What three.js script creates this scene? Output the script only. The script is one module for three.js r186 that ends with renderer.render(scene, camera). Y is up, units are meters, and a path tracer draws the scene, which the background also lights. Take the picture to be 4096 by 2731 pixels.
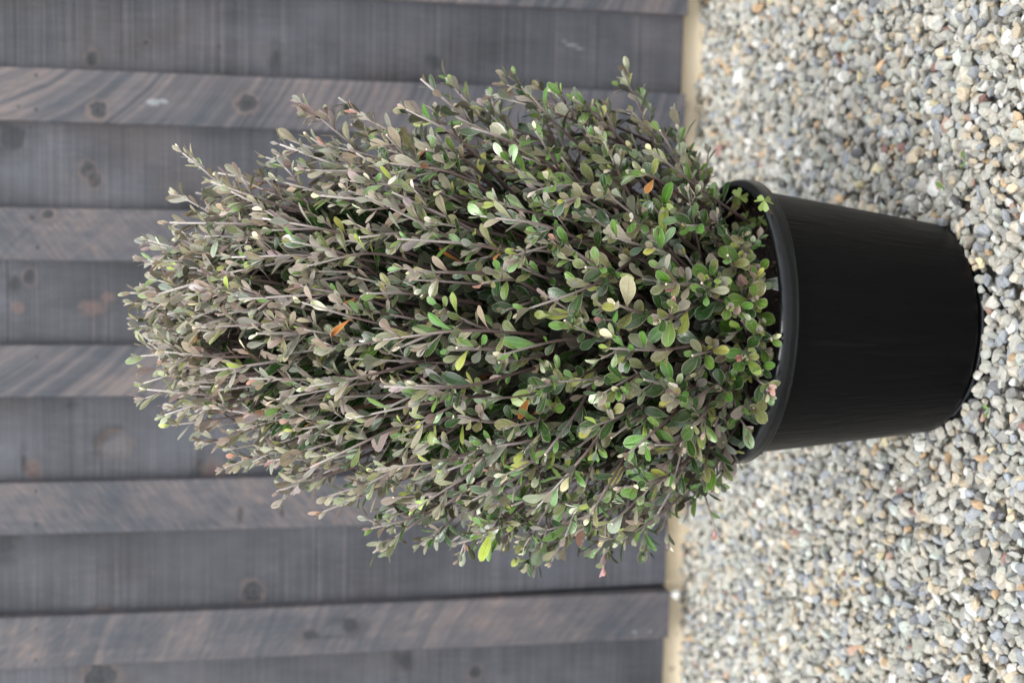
import * as THREE from 'three';
import { mergeGeometries, toCreasedNormals } from 'three/addons/utils/BufferGeometryUtils.js';

// ------------------------------------------------------------------ camera, sky, light
// The photograph is a portrait taken with the camera held on its side: the world's up is the picture's left.
const PITCH = THREE.MathUtils.degToRad(12.5);
const CAM = new THREE.Vector3(-0.0137, 0.740, 1.339);
const scene = new THREE.Scene();
const camera = new THREE.PerspectiveCamera(26.95, 1024 / 682, 0.02, 400);
camera.position.copy(CAM);
camera.up.set(1, 0, 0);
camera.lookAt(CAM.x, CAM.y - Math.sin(PITCH), CAM.z - Math.cos(PITCH));
camera.focus = 1.19;
camera.userData.fStop = 5.2;
scene.add(camera);

const renderer = new THREE.WebGLRenderer({ antialias: true });
renderer.toneMapping = THREE.LinearToneMapping;
renderer.toneMappingExposure = 2.2;
renderer.shadowMap.enabled = true;

const sun = new THREE.DirectionalLight(new THREE.Color(1, 0.97, 0.93), 1.3);   // overcast: a wide, weak glow
sun.position.set(-1.0, 4.4, 2.2);
sun.target.position.set(0, 0.3, 0);
sun.castShadow = true;
sun.shadow.radius = 45;
sun.shadow.mapSize.set(2048, 2048);
Object.assign(sun.shadow.camera, { left: -2, right: 2, top: 2, bottom: -2, near: 0.1, far: 12 });
scene.add(sun, sun.target);
{
  const w = 128, h = 64, d = new Float32Array(w * h * 4);
  for (let j = 0; j < h; j++) for (let i = 0; i < w; i++) {
    const el = ((j + 0.5) / h - 0.5) * Math.PI;                                // row 0 is straight down
    const z = Math.max(0, Math.sin(el));
    const l = 0.31 * (1 + 4.6 * z);                                      // overcast: brighter overhead
    const k = (j * w + i) * 4;
    d[k] = l * 0.975; d[k + 1] = l * 1.0; d[k + 2] = l * 1.05; d[k + 3] = 1;
  }
  const sky = new THREE.DataTexture(d, w, h, THREE.RGBAFormat, THREE.FloatType);
  sky.mapping = THREE.EquirectangularReflectionMapping;
  sky.magFilter = sky.minFilter = THREE.LinearFilter;
  sky.needsUpdate = true;
  scene.background = sky; scene.environment = sky;
  scene.backgroundIntensity = 1; scene.environmentIntensity = 1;
}

// ------------------------------------------------------------------ helpers
function rng(seed) { let a = seed >>> 0; return () => { a = (a + 0x6D2B79F5) | 0; let t = Math.imul(a ^ (a >>> 15), 1 | a); t = (t + Math.imul(t ^ (t >>> 7), 61 | t)) ^ t; return ((t ^ (t >>> 14)) >>> 0) / 4294967296; }; }
const V = (x, y, z) => new THREE.Vector3(x, y, z);
const clamp = (x, a = 0, b = 1) => Math.min(b, Math.max(a, x));
const mix = (a, b, t) => a + (b - a) * t;
const sstep = (a, b, x) => { const t = clamp((x - a) / (b - a)); return t * t * (3 - 2 * t); };
function h2(i, j, s) { let n = Math.imul(i, 374761393) + Math.imul(j, 668265263) + Math.imul(s, 1274126177); n = Math.imul(n ^ (n >>> 13), 1103515245); return ((n ^ (n >>> 16)) >>> 0) / 4294967296; }
function vn(x, y, s = 0) { const i = Math.floor(x), j = Math.floor(y); let u = x - i, v = y - j; u = u * u * (3 - 2 * u); v = v * v * (3 - 2 * v); return mix(mix(h2(i, j, s), h2(i + 1, j, s), u), mix(h2(i, j + 1, s), h2(i + 1, j + 1, s), u), v); }
function fbm(x, y, s, o = 4) { let a = 0, k = 0.5, t = 0; for (let i = 0; i < o; i++) { a += k * vn(x, y, s + i * 17); t += k; k *= 0.5; x *= 2.03; y *= 2.03; } return a / t; }
const lin2s = (c) => 255 * (c <= 0.0031308 ? 12.92 * c : 1.055 * Math.pow(c, 1 / 2.4) - 0.055);
const s2l = (c) => { c /= 255; return c <= 0.04045 ? c / 12.92 : Math.pow((c + 0.055) / 1.055, 2.4); };
const srgb = (r, g, b) => [s2l(r), s2l(g), s2l(b)];
const mix3 = (a, b, t) => [mix(a[0], b[0], t), mix(a[1], b[1], t), mix(a[2], b[2], t)];
const mul3 = (a, k) => [a[0] * k, a[1] * k, a[2] * k];
// a texture pair from f(u, v) -> [r, g, b (linear), height 0..1, roughness 0..1]
function makeTex(w, h, f, want = 'cbr', wrap = THREE.RepeatWrapping) {
  const c = new Uint8Array(w * h * 4), b = new Uint8Array(w * h * 4), r = new Uint8Array(w * h * 4);
  for (let j = 0; j < h; j++) for (let i = 0; i < w; i++) {
    const o = f((i + 0.5) / w, (j + 0.5) / h), k = (j * w + i) * 4;
    for (let q = 0; q < 3; q++) { c[k + q] = clamp(lin2s(clamp(o[q])), 0, 255); b[k + q] = 255 * clamp(o[3] ?? 0.5); r[k + q] = 255 * clamp(o[4] ?? 0.6); }
    c[k + 3] = b[k + 3] = r[k + 3] = 255;
  }
  const T = (d, col) => { const t = new THREE.DataTexture(d, w, h); t.wrapS = t.wrapT = wrap; t.magFilter = THREE.LinearFilter; t.minFilter = THREE.LinearMipmapLinearFilter; t.generateMipmaps = true; if (col) t.colorSpace = THREE.SRGBColorSpace; t.needsUpdate = true; return t; };
  return { map: T(c, true), bumpMap: want.includes('b') ? T(b) : null, roughnessMap: want.includes('r') ? T(r) : null };
}
const used = {};
function numbered(n) { const k = used[n] = (used[n] ?? -1) + 1; return k ? `${n}_${String(k).padStart(3, '0')}` : n; }
function tag(o, label, category, group, kind) { if (label) o.userData.label = label; if (category) o.userData.category = category; if (group) o.userData.group = group; if (kind) o.userData.kind = kind; return o; }
function mesh(name, g, m, parent) { const o = new THREE.Mesh(g, m); o.name = name; o.castShadow = o.receiveShadow = true; parent.add(o); return o; }
function group(name, x = 0, y = 0, z = 0) { const g = new THREE.Group(); g.name = numbered(name); g.position.set(x, y, z); scene.add(g); return g; }
function geo(p, n, uv, col, idx) {
  const g = new THREE.BufferGeometry();
  g.setAttribute('position', new THREE.BufferAttribute(p instanceof Float32Array ? p : new Float32Array(p), 3));
  if (n) g.setAttribute('normal', new THREE.BufferAttribute(n instanceof Float32Array ? n : new Float32Array(n), 3));
  if (uv) g.setAttribute('uv', new THREE.BufferAttribute(uv instanceof Float32Array ? uv : new Float32Array(uv), 2));
  if (col) g.setAttribute('color', new THREE.BufferAttribute(col instanceof Float32Array ? col : new Float32Array(col), 3));
  g.setIndex(idx instanceof Uint32Array ? new THREE.BufferAttribute(idx, 1) : idx);
  if (!n) g.computeVertexNormals();
  return g;
}

// ------------------------------------------------------------------ timber wall
const WALL_TURN = THREE.MathUtils.degToRad(-5.5), WALL_Z = -0.744, CUT = 0.031, WALL_H = 2.4;
const wall = group('timber_wall', 0, 0, WALL_Z);
wall.rotation.y = WALL_TURN;
tag(wall, 'dark grey stained board and batten timber wall behind the potted shrub', 'wall');

const SLATE = srgb(85, 89, 98), SLATE_D = srgb(54, 57, 64), WARM = srgb(108, 97, 93), PINK = srgb(118, 102, 96), BLACKISH = srgb(38, 38, 40);
// knots: [x, y, rx, ry, style] in wall metres; style 0 dark with pale ring, 1 pale heart with dark crescents, 2 reddish, 3 dark stain, 4 nail hole, 5 pale paint scuff, 6 dark scratch
function knotAt(x, y, knots, s) {
  let col = null, a = 0, bump = 0, stain = 0, ring = 0, scuff = 0;
  for (const [kx, ky, rx, ry, st] of knots) {
    const dx = (x - kx) / rx, dy = (y - ky) / ry;
    if (Math.abs(dx) > 4 || Math.abs(dy) > 4) continue;
    const wob = (vn(x * 160, y * 160, s + 5) - 0.5) * 0.5, d = Math.sqrt(dx * dx + dy * dy) + wob;
    if (st === 4) { if (d < 1) { a = 1; col = BLACKISH; bump = -0.6; } continue; }
    if (st === 5) { const q = sstep(1.15, 0.8, d); scuff = Math.max(scuff, q * (0.35 + 0.65 * vn(x * 500, y * 500, s))); continue; }
    if (st === 6) { const q = sstep(1.1, 0.5, d); stain = Math.max(stain, q); continue; }
    const inside = sstep(1.15, 0.72, d) * (0.8 + 0.2 * vn(x * 400, y * 250, s + 2)), rg = sstep(0.8, 1.08, d) * sstep(1.6, 1.12, d), outer = sstep(2.9, 1.15, d) * vn(x * 60 + 3, y * 60, s + 9);
    const rings = 0.5 + 0.5 * Math.sin(d * 12 + 3.5 * vn(x * 240, y * 240, s));
    if (inside > 0.01) {
      a = Math.max(a, inside);
      col = st === 0 ? mix3(mul3(BLACKISH, 0.8), mul3(SLATE, 0.8), 0.05 + 0.45 * rings * sstep(0.1, 0.8, d) + 0.2 * vn(x * 200, y * 400, s + 3)) : st === 1 ? mix3(mix3(SLATE, WARM, 0.45), SLATE_D, 0.35 * rings * vn(x * 700, y * 900, s + 6) + 0.5 * sstep(-0.2, -0.9, -dx - dy * 0.6)) : st === 2 ? mix3(srgb(106, 88, 85), SLATE_D, 0.15 + 0.5 * rings * vn(x * 500, y * 900, s + 4)) : mix3(BLACKISH, SLATE_D, 0.5);
      bump = 0.1 * (rings - 0.5);
    }
    ring = Math.max(ring, rg * (st === 3 ? 0 : 0.8) * (0.35 + 0.65 * vn(Math.atan2(dy, dx) * 1.4 + 9, 3, s)));
    stain = Math.max(stain, outer * (st === 3 ? 1 : st === 1 ? 1.6 * sstep(1.9, 1.2, d) : 0.55) * (st === 1 ? sstep(0.1, -0.7, -dx * 0.7 - dy) + 0.1 : 1));
  }
  return { col, a, bump, stain, ring, scuff };
}
const TW = 208, TH = 1536, TY = 1.22;       // a texture spans TY metres of a board's height
function boardTex(x0, width, knots, s, blotch) {
  return makeTex(TW, TH, (u, v) => {
    const x = x0 + u * width, y = CUT + v * TY;
    const row = vn(x * 5, y * 640, s) * 0.5 + vn(x * 9 + 3, y * 1250, s + 1) * 0.3 + vn(x * 520, y * 60, s + 11) * 0.2;     // band-saw lines across the board
    const keep = 0.45 + 0.55 * sstep(0.3, 0.65, fbm(x * 14 + 5, y * 9, s + 2, 3));
    const long = fbm(x * 130, y * 5, s + 3, 3);
    const patch = fbm(x * 12, y * 7, s + 4, 4);
    const warm = sstep(0.52, 0.78, fbm(x * 10 + 31, y * 6, s + 6, 4)) * blotch;
    const fine = vn(x * 1300, y * 1300, s + 8), cut = sstep(0.80, 0.95, vn(x * 3 + 50, y * 1700, s + 31)) * keep;
    let l = 0.80 + 0.66 * (row - 0.5) * (0.2 + keep) + 0.10 * (long - 0.5) + 0.50 * (patch - 0.5) + 0.14 * (fine - 0.5) - 0.22 * cut;
    let c = mul3(mix3(SLATE, SLATE_D, clamp(0.35 + 1.1 * (0.5 - patch))), l);
    c = mix3(c, mul3(WARM, l), clamp(0.10 + 0.45 * warm + 0.5 * sstep(0.62, 0.8, row) * keep * 0.6));
    const spk = vn(x * 420 + 11, y * 420, s + 21);
    if (spk > 0.965) c = mix3(c, WARM, 0.7);
    let hgt = 0.5 + 0.45 * (row - 0.5) * (0.4 + keep) + 0.06 * (long - 0.5);
    const k = knotAt(x, y, knots, s);
    c = mix3(c, mul3(BLACKISH, 1.05), 0.75 * k.stain);
    if (k.col) c = mix3(c, mul3(k.col, 0.85 + 0.3 * row), k.a);
    c = mix3(c, mul3(PINK, 0.8), k.ring * 0.6);
    c = mix3(c, srgb(140, 147, 153), k.scuff * 0.75);
    return [c[0], c[1], c[2], hgt + k.bump, 0.6 + 0.2 * (0.5 - patch) + 0.1 * fine];
  });
}
function battenTex(x0, width, knots, s, cx, cy, period, rough, warmth) {
  return makeTex(TW, TH, (u, v) => {
    const x = x0 + u * width, y = CUT + v * TY;
    const r = Math.hypot(x - cx, y - cy) + 0.004 * (fbm(x * 30, y * 30, s + 1, 2) - 0.5);
    const arc = vn(r / period, 3.3 + x * 4, s) * 0.6 + vn(r / (period * 0.4), x * 14 + y * 14, s + 2) * 0.4;              // circular-saw arcs
    const da = s % 2 ? 0.8 : -0.75, fa = x * Math.cos(da) - y * Math.sin(da), fb = x * Math.sin(da) + y * Math.cos(da), fur = 0.6 * fbm(fa * 70, fb * 430, s + 3, 3) + 0.4 * fbm(x * 60, y * 34, s + 13, 3), patch = fbm(x * 14, y * 8, s + 4, 4);
    const grain = vn(x * 230 + 2.5 * fbm(x * 8, y * 5, s + 5, 2), y * 11, s + 6);
    const t = mix(arc, fur, rough);
    let l = 0.97 + mix(0.85, 0.6, rough) * (t - 0.5) + 0.4 * (patch - 0.5) + 0.16 * (grain - 0.5) + 0.12 * (vn(x * 1300, y * 1300, s + 8) - 0.5);
    const w = clamp((0.30 + 1.9 * (t * 0.6 + patch * 0.4 - 0.47) + 0.3 * (fur - 0.5)) * (0.55 + 0.5 * warmth));
    let c = mul3(mix3(mix3(SLATE, SLATE_D, 0.35), mix3(WARM, PINK, sstep(0.5, 0.8, fur)), w), l);
    const k = knotAt(x, y, knots, s);
    c = mix3(c, mul3(BLACKISH, 1.1), 0.6 * k.stain);
    if (k.col) c = mix3(c, k.col, k.a);
    c = mix3(c, PINK, k.ring * 0.7);
    c = mix3(c, srgb(150, 157, 161), k.scuff * 0.8);
    return [c[0], c[1], c[2], 0.5 + 0.5 * (t - 0.5) + k.bump, 0.62];
  });
}
// a sawn length with slightly eased long edges; outline in x at bottom and top, z from za to zb; uv over the face
function sawn(xl0, xr0, xl1, xr1, y0, y1, za, zb, ux0, uw, seed) {
  const e = 0.0016, n = 24, R = rng(seed), p = [], uv = [], idx = [];
  const prof = [[0, 0], [0, 1], [1, 1], [1, 0]];
  for (let i = 0; i <= n; i++) {
    const t = i / n, y = mix(y0, y1, t), wl = (R() - 0.5) * 0.0009, wr = (R() - 0.5) * 0.0009, xl = mix(xl0, xl1, t) + wl, xr = mix(xr0, xr1, t) + wr;
    const ring = [[xl, za], [xl, zb - e], [xl + e * 0.4, zb - e * 0.35], [xl + e, zb], [xr - e, zb], [xr - e * 0.4, zb - e * 0.35], [xr, zb - e], [xr, za]];
    for (const [x, z] of ring) { p.push(x, y, z); uv.push((x - ux0) / uw, (y - CUT) / TY); }
  }
  const m = 8;
  for (let i = 0; i < n; i++) for (let k = 0; k < m; k++) { const a = i * m + k, b = i * m + (k + 1) % m, c = a + m, d = b + m; idx.push(a, c, b, b, c, d); }
  const cap = (o, f) => { for (let k = 1; k < m - 1; k++) f ? idx.push(o, o + k, o + k + 1) : idx.push(o, o + k + 1, o + k); };
  let g = geo(p, null, uv, null, idx).toNonIndexed();
  g.deleteAttribute('normal'); g.computeVertexNormals();
  // end caps
  const ends = []; const eu = [];
  for (const [base, flip] of [[0, true], [n * m, false]]) for (let k = 1; k < m - 1; k++) {
    const tri = flip ? [base, base + k, base + k + 1] : [base, base + k + 1, base + k];
    for (const q of tri) { ends.push(p[q * 3], p[q * 3 + 1], p[q * 3 + 2]); eu.push(uv[q * 2], uv[q * 2 + 1]); }
  }
  const ge = new THREE.BufferGeometry(); ge.setAttribute('position', new THREE.BufferAttribute(new Float32Array(ends), 3)); ge.setAttribute('uv', new THREE.BufferAttribute(new Float32Array(eu), 2)); ge.computeVertexNormals();
  return mergeGeometries([g, ge]);
}
const BAT = [[0.2883, 0.3598], [0.1009, 0.1725], [-0.0863, -0.0152], [-0.2787, -0.2055], [-0.4683, -0.3955]];
{ let hi = 0.4747, lo = -0.5835; while (hi < 1.7) { BAT.unshift([hi, hi + 0.072]); hi += 0.1878; } while (lo > -1.7) { BAT.push([lo - 0.0725, lo]); lo -= 0.1885; } }
const FIRST = BAT.findIndex((b) => Math.abs(b[0] - 0.2883) < 1e-6);
const battenKnots = {
  0: [[0.3062, 0.8709, 0.0115, 0.0115, 0], [0.3217, 0.672, 0.0125, 0.0135, 0], [0.312, 0.5543, 0.006, 0.006, 0], [0.3200, 0.798, 0.0045, 0.010, 5], [0.3215, 0.786, 0.0035, 0.007, 5], [0.3499, 0.9515, 0.0017, 0.0017, 4], [0.304, 0.9519, 0.0017, 0.0017, 4], [0.3075, 0.974, 0.0015, 0.0015, 4]],
  1: [[0.1643, 0.9372, 0.0075, 0.008, 0], [0.1589, 0.9583, 0.003, 0.0035, 3], [0.118, 0.9519, 0.0017, 0.0017, 4]],
  2: [[-0.0321, 0.9537, 0.0017, 0.0017, 4]],
  3: [[-0.2179, 0.9572, 0.0017, 0.0017, 4], [-0.2646, 0.9577, 0.0017, 0.0017, 4], [-0.2587, 0.6789, 0.014, 0.0045, 6], [-0.255, 0.62, 0.012, 0.003, 6]],
  4: [[-0.4123, 0.9592, 0.0017, 0.0017, 4], [-0.4569, 0.9596, 0.0017, 0.0017, 4], [-0.4265, 0.5204, 0.010, 0.013, 3], [-0.4386, 0.5784, 0.007, 0.012, 3], [-0.4425, 0.55, 0.0022, 0.035, 6], [-0.4569, 0.06, 0.0022, 0.0022, 5], [-0.4569, 0.085, 0.002, 0.003, 5]],
};
const boardKnots = {
  '-1': [[0.3764, 0.8816, 0.012, 0.008, 0], [0.4016, 0.8077, 0.0052, 0.0052, 0], [0.4008, 0.7092, 0.0018, 0.0022, 3], [0.4251, 0.2007, 0.0016, 0.011, 5], [0.4205, 0.190, 0.0012, 0.008, 5], [0.4300, 0.213, 0.0012, 0.005, 5], [0.3935, 0.4044, 0.006, 0.007, 3], [0.39, 0.63, 0.011, 0.006, 3]],
  0: [[0.2680, 0.9836, 0.019, 0.018, 3], [0.224, 0.886, 0.013, 0.011, 0], [0.212, 0.878, 0.010, 0.011, 0], [0.1835, 0.7483, 0.012, 0.012, 3]],
  1: [[0.0764, 0.9645, 0.011, 0.009, 0], [0.068, 0.985, 0.010, 0.007, 3], [0.0355, 0.8805, 0.009, 0.016, 2], [0.0349, 0.9797, 0.006, 0.008, 2], [0.05, 0.86, 0.006, 0.008, 2]],
  2: [[-0.1009, 0.9133, 0.004, 0.006, 3], [-0.1583, 0.8531, 0.017, 0.019, 1], [-0.1917, 0.9624, 0.013, 0.010, 2], [-0.183, 0.975, 0.014, 0.004, 3], [-0.2002, 0.7171, 0.016, 0.014, 2], [-0.192, 0.735, 0.013, 0.005, 3]],
  3: [[-0.2969, 1.0, 0.014, 0.012, 3], [-0.3759, 0.6601, 0.0145, 0.0145, 0], [-0.396, 0.8697, 0.006, 0.008, 2]],
  4: [[-0.4969, 0.8737, 0.024, 0.024, 0], [-0.514, 0.3289, 0.010, 0.010, 0], [-0.4894, 0.4357, 0.008, 0.010, 3]],
};
const woodMat = (t, bump) => new THREE.MeshStandardMaterial({ map: t.map, bumpMap: t.bumpMap, bumpScale: bump, roughnessMap: t.roughnessMap, roughness: 1 });
{
  const spareBoard = woodMat(boardTex(0, 0.19, [[0.05, 0.4, 0.012, 0.012, 0], [0.12, 0.8, 0.01, 0.012, 2]], 901, 0.6), 0.0012);
  const spareBatten = woodMat(battenTex(0, 0.0725, [[0.03, 0.6, 0.01, 0.01, 0]], 902, 0.3, 0.5, 0.005, 0.35, 0.9), 0.001);
  const style = { '-1': [0.9, 1.0, 0.0062, 0.15, 0.6], 0: [0.62, 1.10, 0.0060, 0.12, 0.6], 1: [-0.3, 0.55, 0.0050, 0.72, 0.8], 2: [0.38, 1.25, 0.0050, 0.2, 0.6], 3: [0.1, 0.2, 0.0050, 0.8, 0.7], 4: [-0.8, -0.3, 0.009, 0.55, 0.75] };
  BAT.forEach(([a, b], i) => {
    const k = i - FIRST, seen = k >= -1 && k <= 4;
    const st = style[k];
    const m = seen ? woodMat(battenTex(a, b - a, battenKnots[k] ?? [], 300 + i * 7, ...st), 0.0009) : spareBatten;
    const tilt = k === 2 ? 0 : (h2(i, 3, 9) - 0.5) * 0.002;
    tag(mesh('batten', sawn(a, b, a + tilt, b + tilt, CUT - 0.0005, WALL_H, 0.0202, 0.040 + (h2(i, 1, 4) - 0.5) * 0.002, a, b - a, 40 + i), m, wall));
  });
  // boards run from batten to batten; board k lies below batten k in the picture (to its left in the world)
  for (let i = -1; i < BAT.length; i++) {
    const k = i - FIRST;
    const right = i < 0 ? BAT[0][1] + 0.12 : (BAT[i][0] + BAT[i][1]) / 2 - 0.002, left = i + 1 < BAT.length ? (BAT[i + 1][0] + BAT[i + 1][1]) / 2 + 0.002 : BAT[i][0] - 0.12;
    const seen = k >= -1 && k <= 4;
    const m = seen ? woodMat(boardTex(left, right - left, boardKnots[k] ?? [], 100 + i * 13, k === 1 ? 1.6 : k === 0 ? 0.7 : k === 2 ? 0.45 : 0.35), 0.0011) : spareBoard;
    const skewL = k === 3 ? -0.3885 : left, skewR = k === 4 ? -0.3928 : right;       // the seam that opens beside one batten near the ground
    mesh('board', sawn(skewL, skewR, k === 3 ? -0.437 : left, right, CUT + (h2(i, 5, 2) - 0.5) * 0.003, WALL_H, 0.002, 0.020 - (k === 4 ? 0.0015 : 0), left, right - left, 80 + i), m, wall);
  }
  // wall core and the painted plinth under the boards
  const core = new THREE.BoxGeometry(3.6, WALL_H - 0.10, 0.10); core.translate(0, (WALL_H + 0.10) / 2, -0.051);
  mesh('wall_core', core, new THREE.MeshStandardMaterial({ color: new THREE.Color(0.02, 0.02, 0.02), roughness: 0.9 }), wall);
  const pt = makeTex(512, 64, (u, v) => {
    const n = fbm(u * 60, v * 6, 55, 4), b = fbm(u * 14 + 3, v * 2, 77, 3), sp = vn(u * 420, v * 40, 12);
    let c = mix3(srgb(252, 236, 206), srgb(240, 220, 184), clamp(1.6 * (b - 0.3)));
    c = mul3(c, 0.95 + 0.1 * n); if (sp > 0.93) c = mix3(c, srgb(150, 130, 100), 0.5);
    return [...c, n, 0.75];
  });
  const pg = new THREE.BoxGeometry(3.6, 0.22, 0.09, 60, 4, 1); pg.translate(0, -0.02, -0.045);
  tag(mesh('plinth', pg, new THREE.MeshStandardMaterial({ map: pt.map, bumpMap: pt.bumpMap, bumpScale: 0.001, roughness: 0.75 }), wall), 'cream painted concrete plinth under the dark boards');
}

// ------------------------------------------------------------------ gravel
const R = rng(20240611);
function stoneGeo(seed, detail) {
  const r = rng(seed), g = new THREE.IcosahedronGeometry(1, detail), P = g.attributes.position, planes = [];
  for (let i = 0; i < 15; i++) { const n = V(r() - 0.5, r() - 0.5, r() - 0.5).normalize(); planes.push([n, 0.54 + 0.30 * r()]); }
  const v = V(0, 0, 0);
  for (let i = 0; i < P.count; i++) {
    v.fromBufferAttribute(P, i).normalize();
    let s = 1;
    let acc = 0; for (const [n, h] of planes) { const d = n.dot(v); if (d > 0.05) acc += Math.pow(d / h, 90); }
    s = acc > 0 ? Math.min(1.05, Math.pow(acc, -1 / 90)) : 1;
    s *= 1 + 0.05 * (vn(v.x * 4 + 9, v.y * 4 + v.z * 3, seed) - 0.5);
    P.setXYZ(i, v.x * s, v.y * s, v.z * s);
  }
  const uv = [];
  for (let i = 0; i < P.count; i++) { v.fromBufferAttribute(P, i); uv.push(0.35 * v.x + 0.2 * v.z, 0.35 * v.y + 0.17 * v.z); }
  g.setAttribute('uv', new THREE.BufferAttribute(new Float32Array(uv), 2));
  g.deleteAttribute('normal');
  return toCreasedNormals(g, 0.42);
}
const stoneTex = makeTex(256, 256, (u, v) => {
  const P = (x, y, f, s) => vn(x * f, y * f, s);
  const a = fbm(u * 9, v * 9, 5, 4), sp = P(u, v, 150, 8), sp2 = P(u, v, 70, 15), vein = Math.abs(fbm(u * 5 + 7, v * 5, 31, 3) - 0.5);
  let l = 0.86 + 0.55 * (a - 0.5) + 0.32 * (sp - 0.5) + 0.22 * (sp2 - 0.5);
  if (vein < 0.012) l += 0.12;
  if (sp > 0.9) l -= 0.16;
  const t = fbm(u * 4 + 3, v * 4, 44, 3);
  return [l * (1 + 0.10 * (t - 0.5)), l, l * (1 - 0.22 * (t - 0.5)), 0.5 + 0.6 * (a - 0.5) + 0.3 * (sp - 0.5), 0.8];
});
const stoneMat = new THREE.MeshStandardMaterial({ map: stoneTex.map, bumpMap: stoneTex.bumpMap, bumpScale: 0.0014, roughness: 0.85 });
const PAL = [
  [28, srgb(188, 184, 172)], [18, srgb(174, 173, 163)], [14, srgb(180, 182, 170)], [13, srgb(156, 162, 168)], [13, srgb(196, 188, 170)], [8, srgb(202, 184, 154)], [5, srgb(150, 149, 144)],
  [7, srgb(220, 219, 212)], [2.2, srgb(208, 172, 126)], [3, srgb(192, 202, 192)], [0.5, srgb(150, 110, 102)], [0.6, srgb(192, 154, 132)], [2.4, srgb(120, 122, 126)], [0.8, srgb(216, 204, 156)],
];
const PALW = PAL.reduce((a, b) => a + b[0], 0);
function stoneColour(r) { let t = r() * PALW; for (const [w, c] of PAL) { t -= w; if (t < 0) { const k = 0.84 + 0.30 * r(), g = (c[0] + c[1] + c[2]) / 3; return mul3(mix3(c, [g * 1.04, g, g * 0.91], 0.22), k); } } return PAL[0][1]; }
const wallZ = (x) => WALL_Z + Math.tan(-WALL_TURN) * x;              // the plinth's face on the ground
const ground = mesh('gravel_ground', (() => {
  const g = new THREE.PlaneGeometry(120, 120, 2, 2); g.rotateX(-Math.PI / 2); g.translate(0, -0.024, 30);
  const p = g.attributes.position, uv = []; for (let i = 0; i < p.count; i++) uv.push(p.getX(i) * 2, p.getZ(i) * 2);
  g.setAttribute('uv', new THREE.BufferAttribute(new Float32Array(uv), 2)); return g;
})(), (() => {
  const cells = 40, r = rng(5), pts = []; for (let i = 0; i < cells * cells; i++) pts.push([r(), r(), stoneColour(r)]);
  const t = makeTex(512, 512, (u, v) => {
    const cx = Math.floor(u * cells), cy = Math.floor(v * cells); let b = 9, b2 = 9, c = null;
    for (let j = -1; j <= 1; j++) for (let i = -1; i <= 1; i++) { const X = (cx + i + cells) % cells, Y = (cy + j + cells) % cells, q = pts[Y * cells + X], d = Math.hypot(u * cells - (cx + i + q[0]), v * cells - (cy + j + q[1])); if (d < b) { b2 = b; b = d; c = q[2]; } else if (d < b2) b2 = d; }
    const e = sstep(0, 0.14, b2 - b);
    return [...mul3(c, mix(0.55, 0.95, e)), e, 0.85];
  });
  return new THREE.MeshStandardMaterial({ map: t.map, bumpMap: t.bumpMap, bumpScale: 0.006, roughness: 0.85 });
})(), scene);
tag(ground, 'crushed grey and tan gravel covering the ground', 'gravel', null, 'structure');

// projection of a world point to the picture of 1024 x 682 (used only to decide which leaves and stones count as the 300 largest in view)
camera.aspect = 1024 / 682; camera.updateProjectionMatrix(); camera.updateMatrixWorld(true);
const VP = new THREE.Matrix4().multiplyMatrices(camera.projectionMatrix, camera.matrixWorldInverse).elements;
function project(x, y, z, o) { const w = VP[3] * x + VP[7] * y + VP[11] * z + VP[15]; o[0] = (0.5 + 0.5 * (VP[0] * x + VP[4] * y + VP[8] * z + VP[12]) / w) * 1024; o[1] = (0.5 - 0.5 * (VP[1] * x + VP[5] * y + VP[9] * z + VP[13]) / w) * 682; o[2] = w; return o; }

const POT_R = 0.1020;
const stones = [];
function addStone(x, y, z, s, col) {
  stones.push({ x, y, z, s, col, q: new THREE.Quaternion().setFromEuler(new THREE.Euler(R() * 6.28, R() * 6.28, R() * 6.28)), sc: V(0.72 + 0.55 * R(), 0.5 + 0.35 * R(), 0.72 + 0.5 * R()) });
}
const heap = (x, z) => 0.007 * (fbm(x * 7 + 20, z * 7 + 20, 3, 3) - 0.5) + 0.004 * (vn(x * 30, z * 30, 6) - 0.5);
for (const [layer, step] of [[0, 0.0112], [1, 0.0103]]) {
  for (let z = -0.90; z < 0.62; z += step) for (let x = -1.25; x < 1.25; x += step) {
    const px = x + (R() - 0.5) * step * 1.25, pz = z + (R() - 0.5) * step * 1.25;
    const dw = pz - wallZ(px);
    if (dw < 0.006) continue;
    const rp = Math.hypot(px, pz), s = 0.0048 + 0.0043 * Math.pow(R(), 1.5) + (R() < 0.05 ? 0.0025 : 0);
    if (rp < POT_R + 0.6 * s - (layer ? 0 : 0.003)) continue;
    const foot = 0.011 * Math.exp(-Math.max(0, rp - POT_R) / 0.03) * vn(px * 50 + 9, pz * 50, 41), edge = foot + Math.exp(-dw / 0.018) * (0.013 * vn(px * 28, 2, 8) + 0.001);
    addStone(px, heap(px, pz) + (layer ? -0.007 : -0.015) + (R() - 0.5) * 0.005 + edge, pz, s, stoneColour(R));
  }
}
for (let i = 0; i < 64; i++) {              // stones pushed up against the pot's foot
  const a = i / 64 * 6.283 + 0.06 * R(), r = 0.1065 + 0.006 * R(); addStone(r * Math.cos(a), -0.001 + 0.009 * Math.pow(R(), 1.6), r * Math.sin(a), 0.0052 + 0.0034 * R(), stoneColour(R));
}
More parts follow.
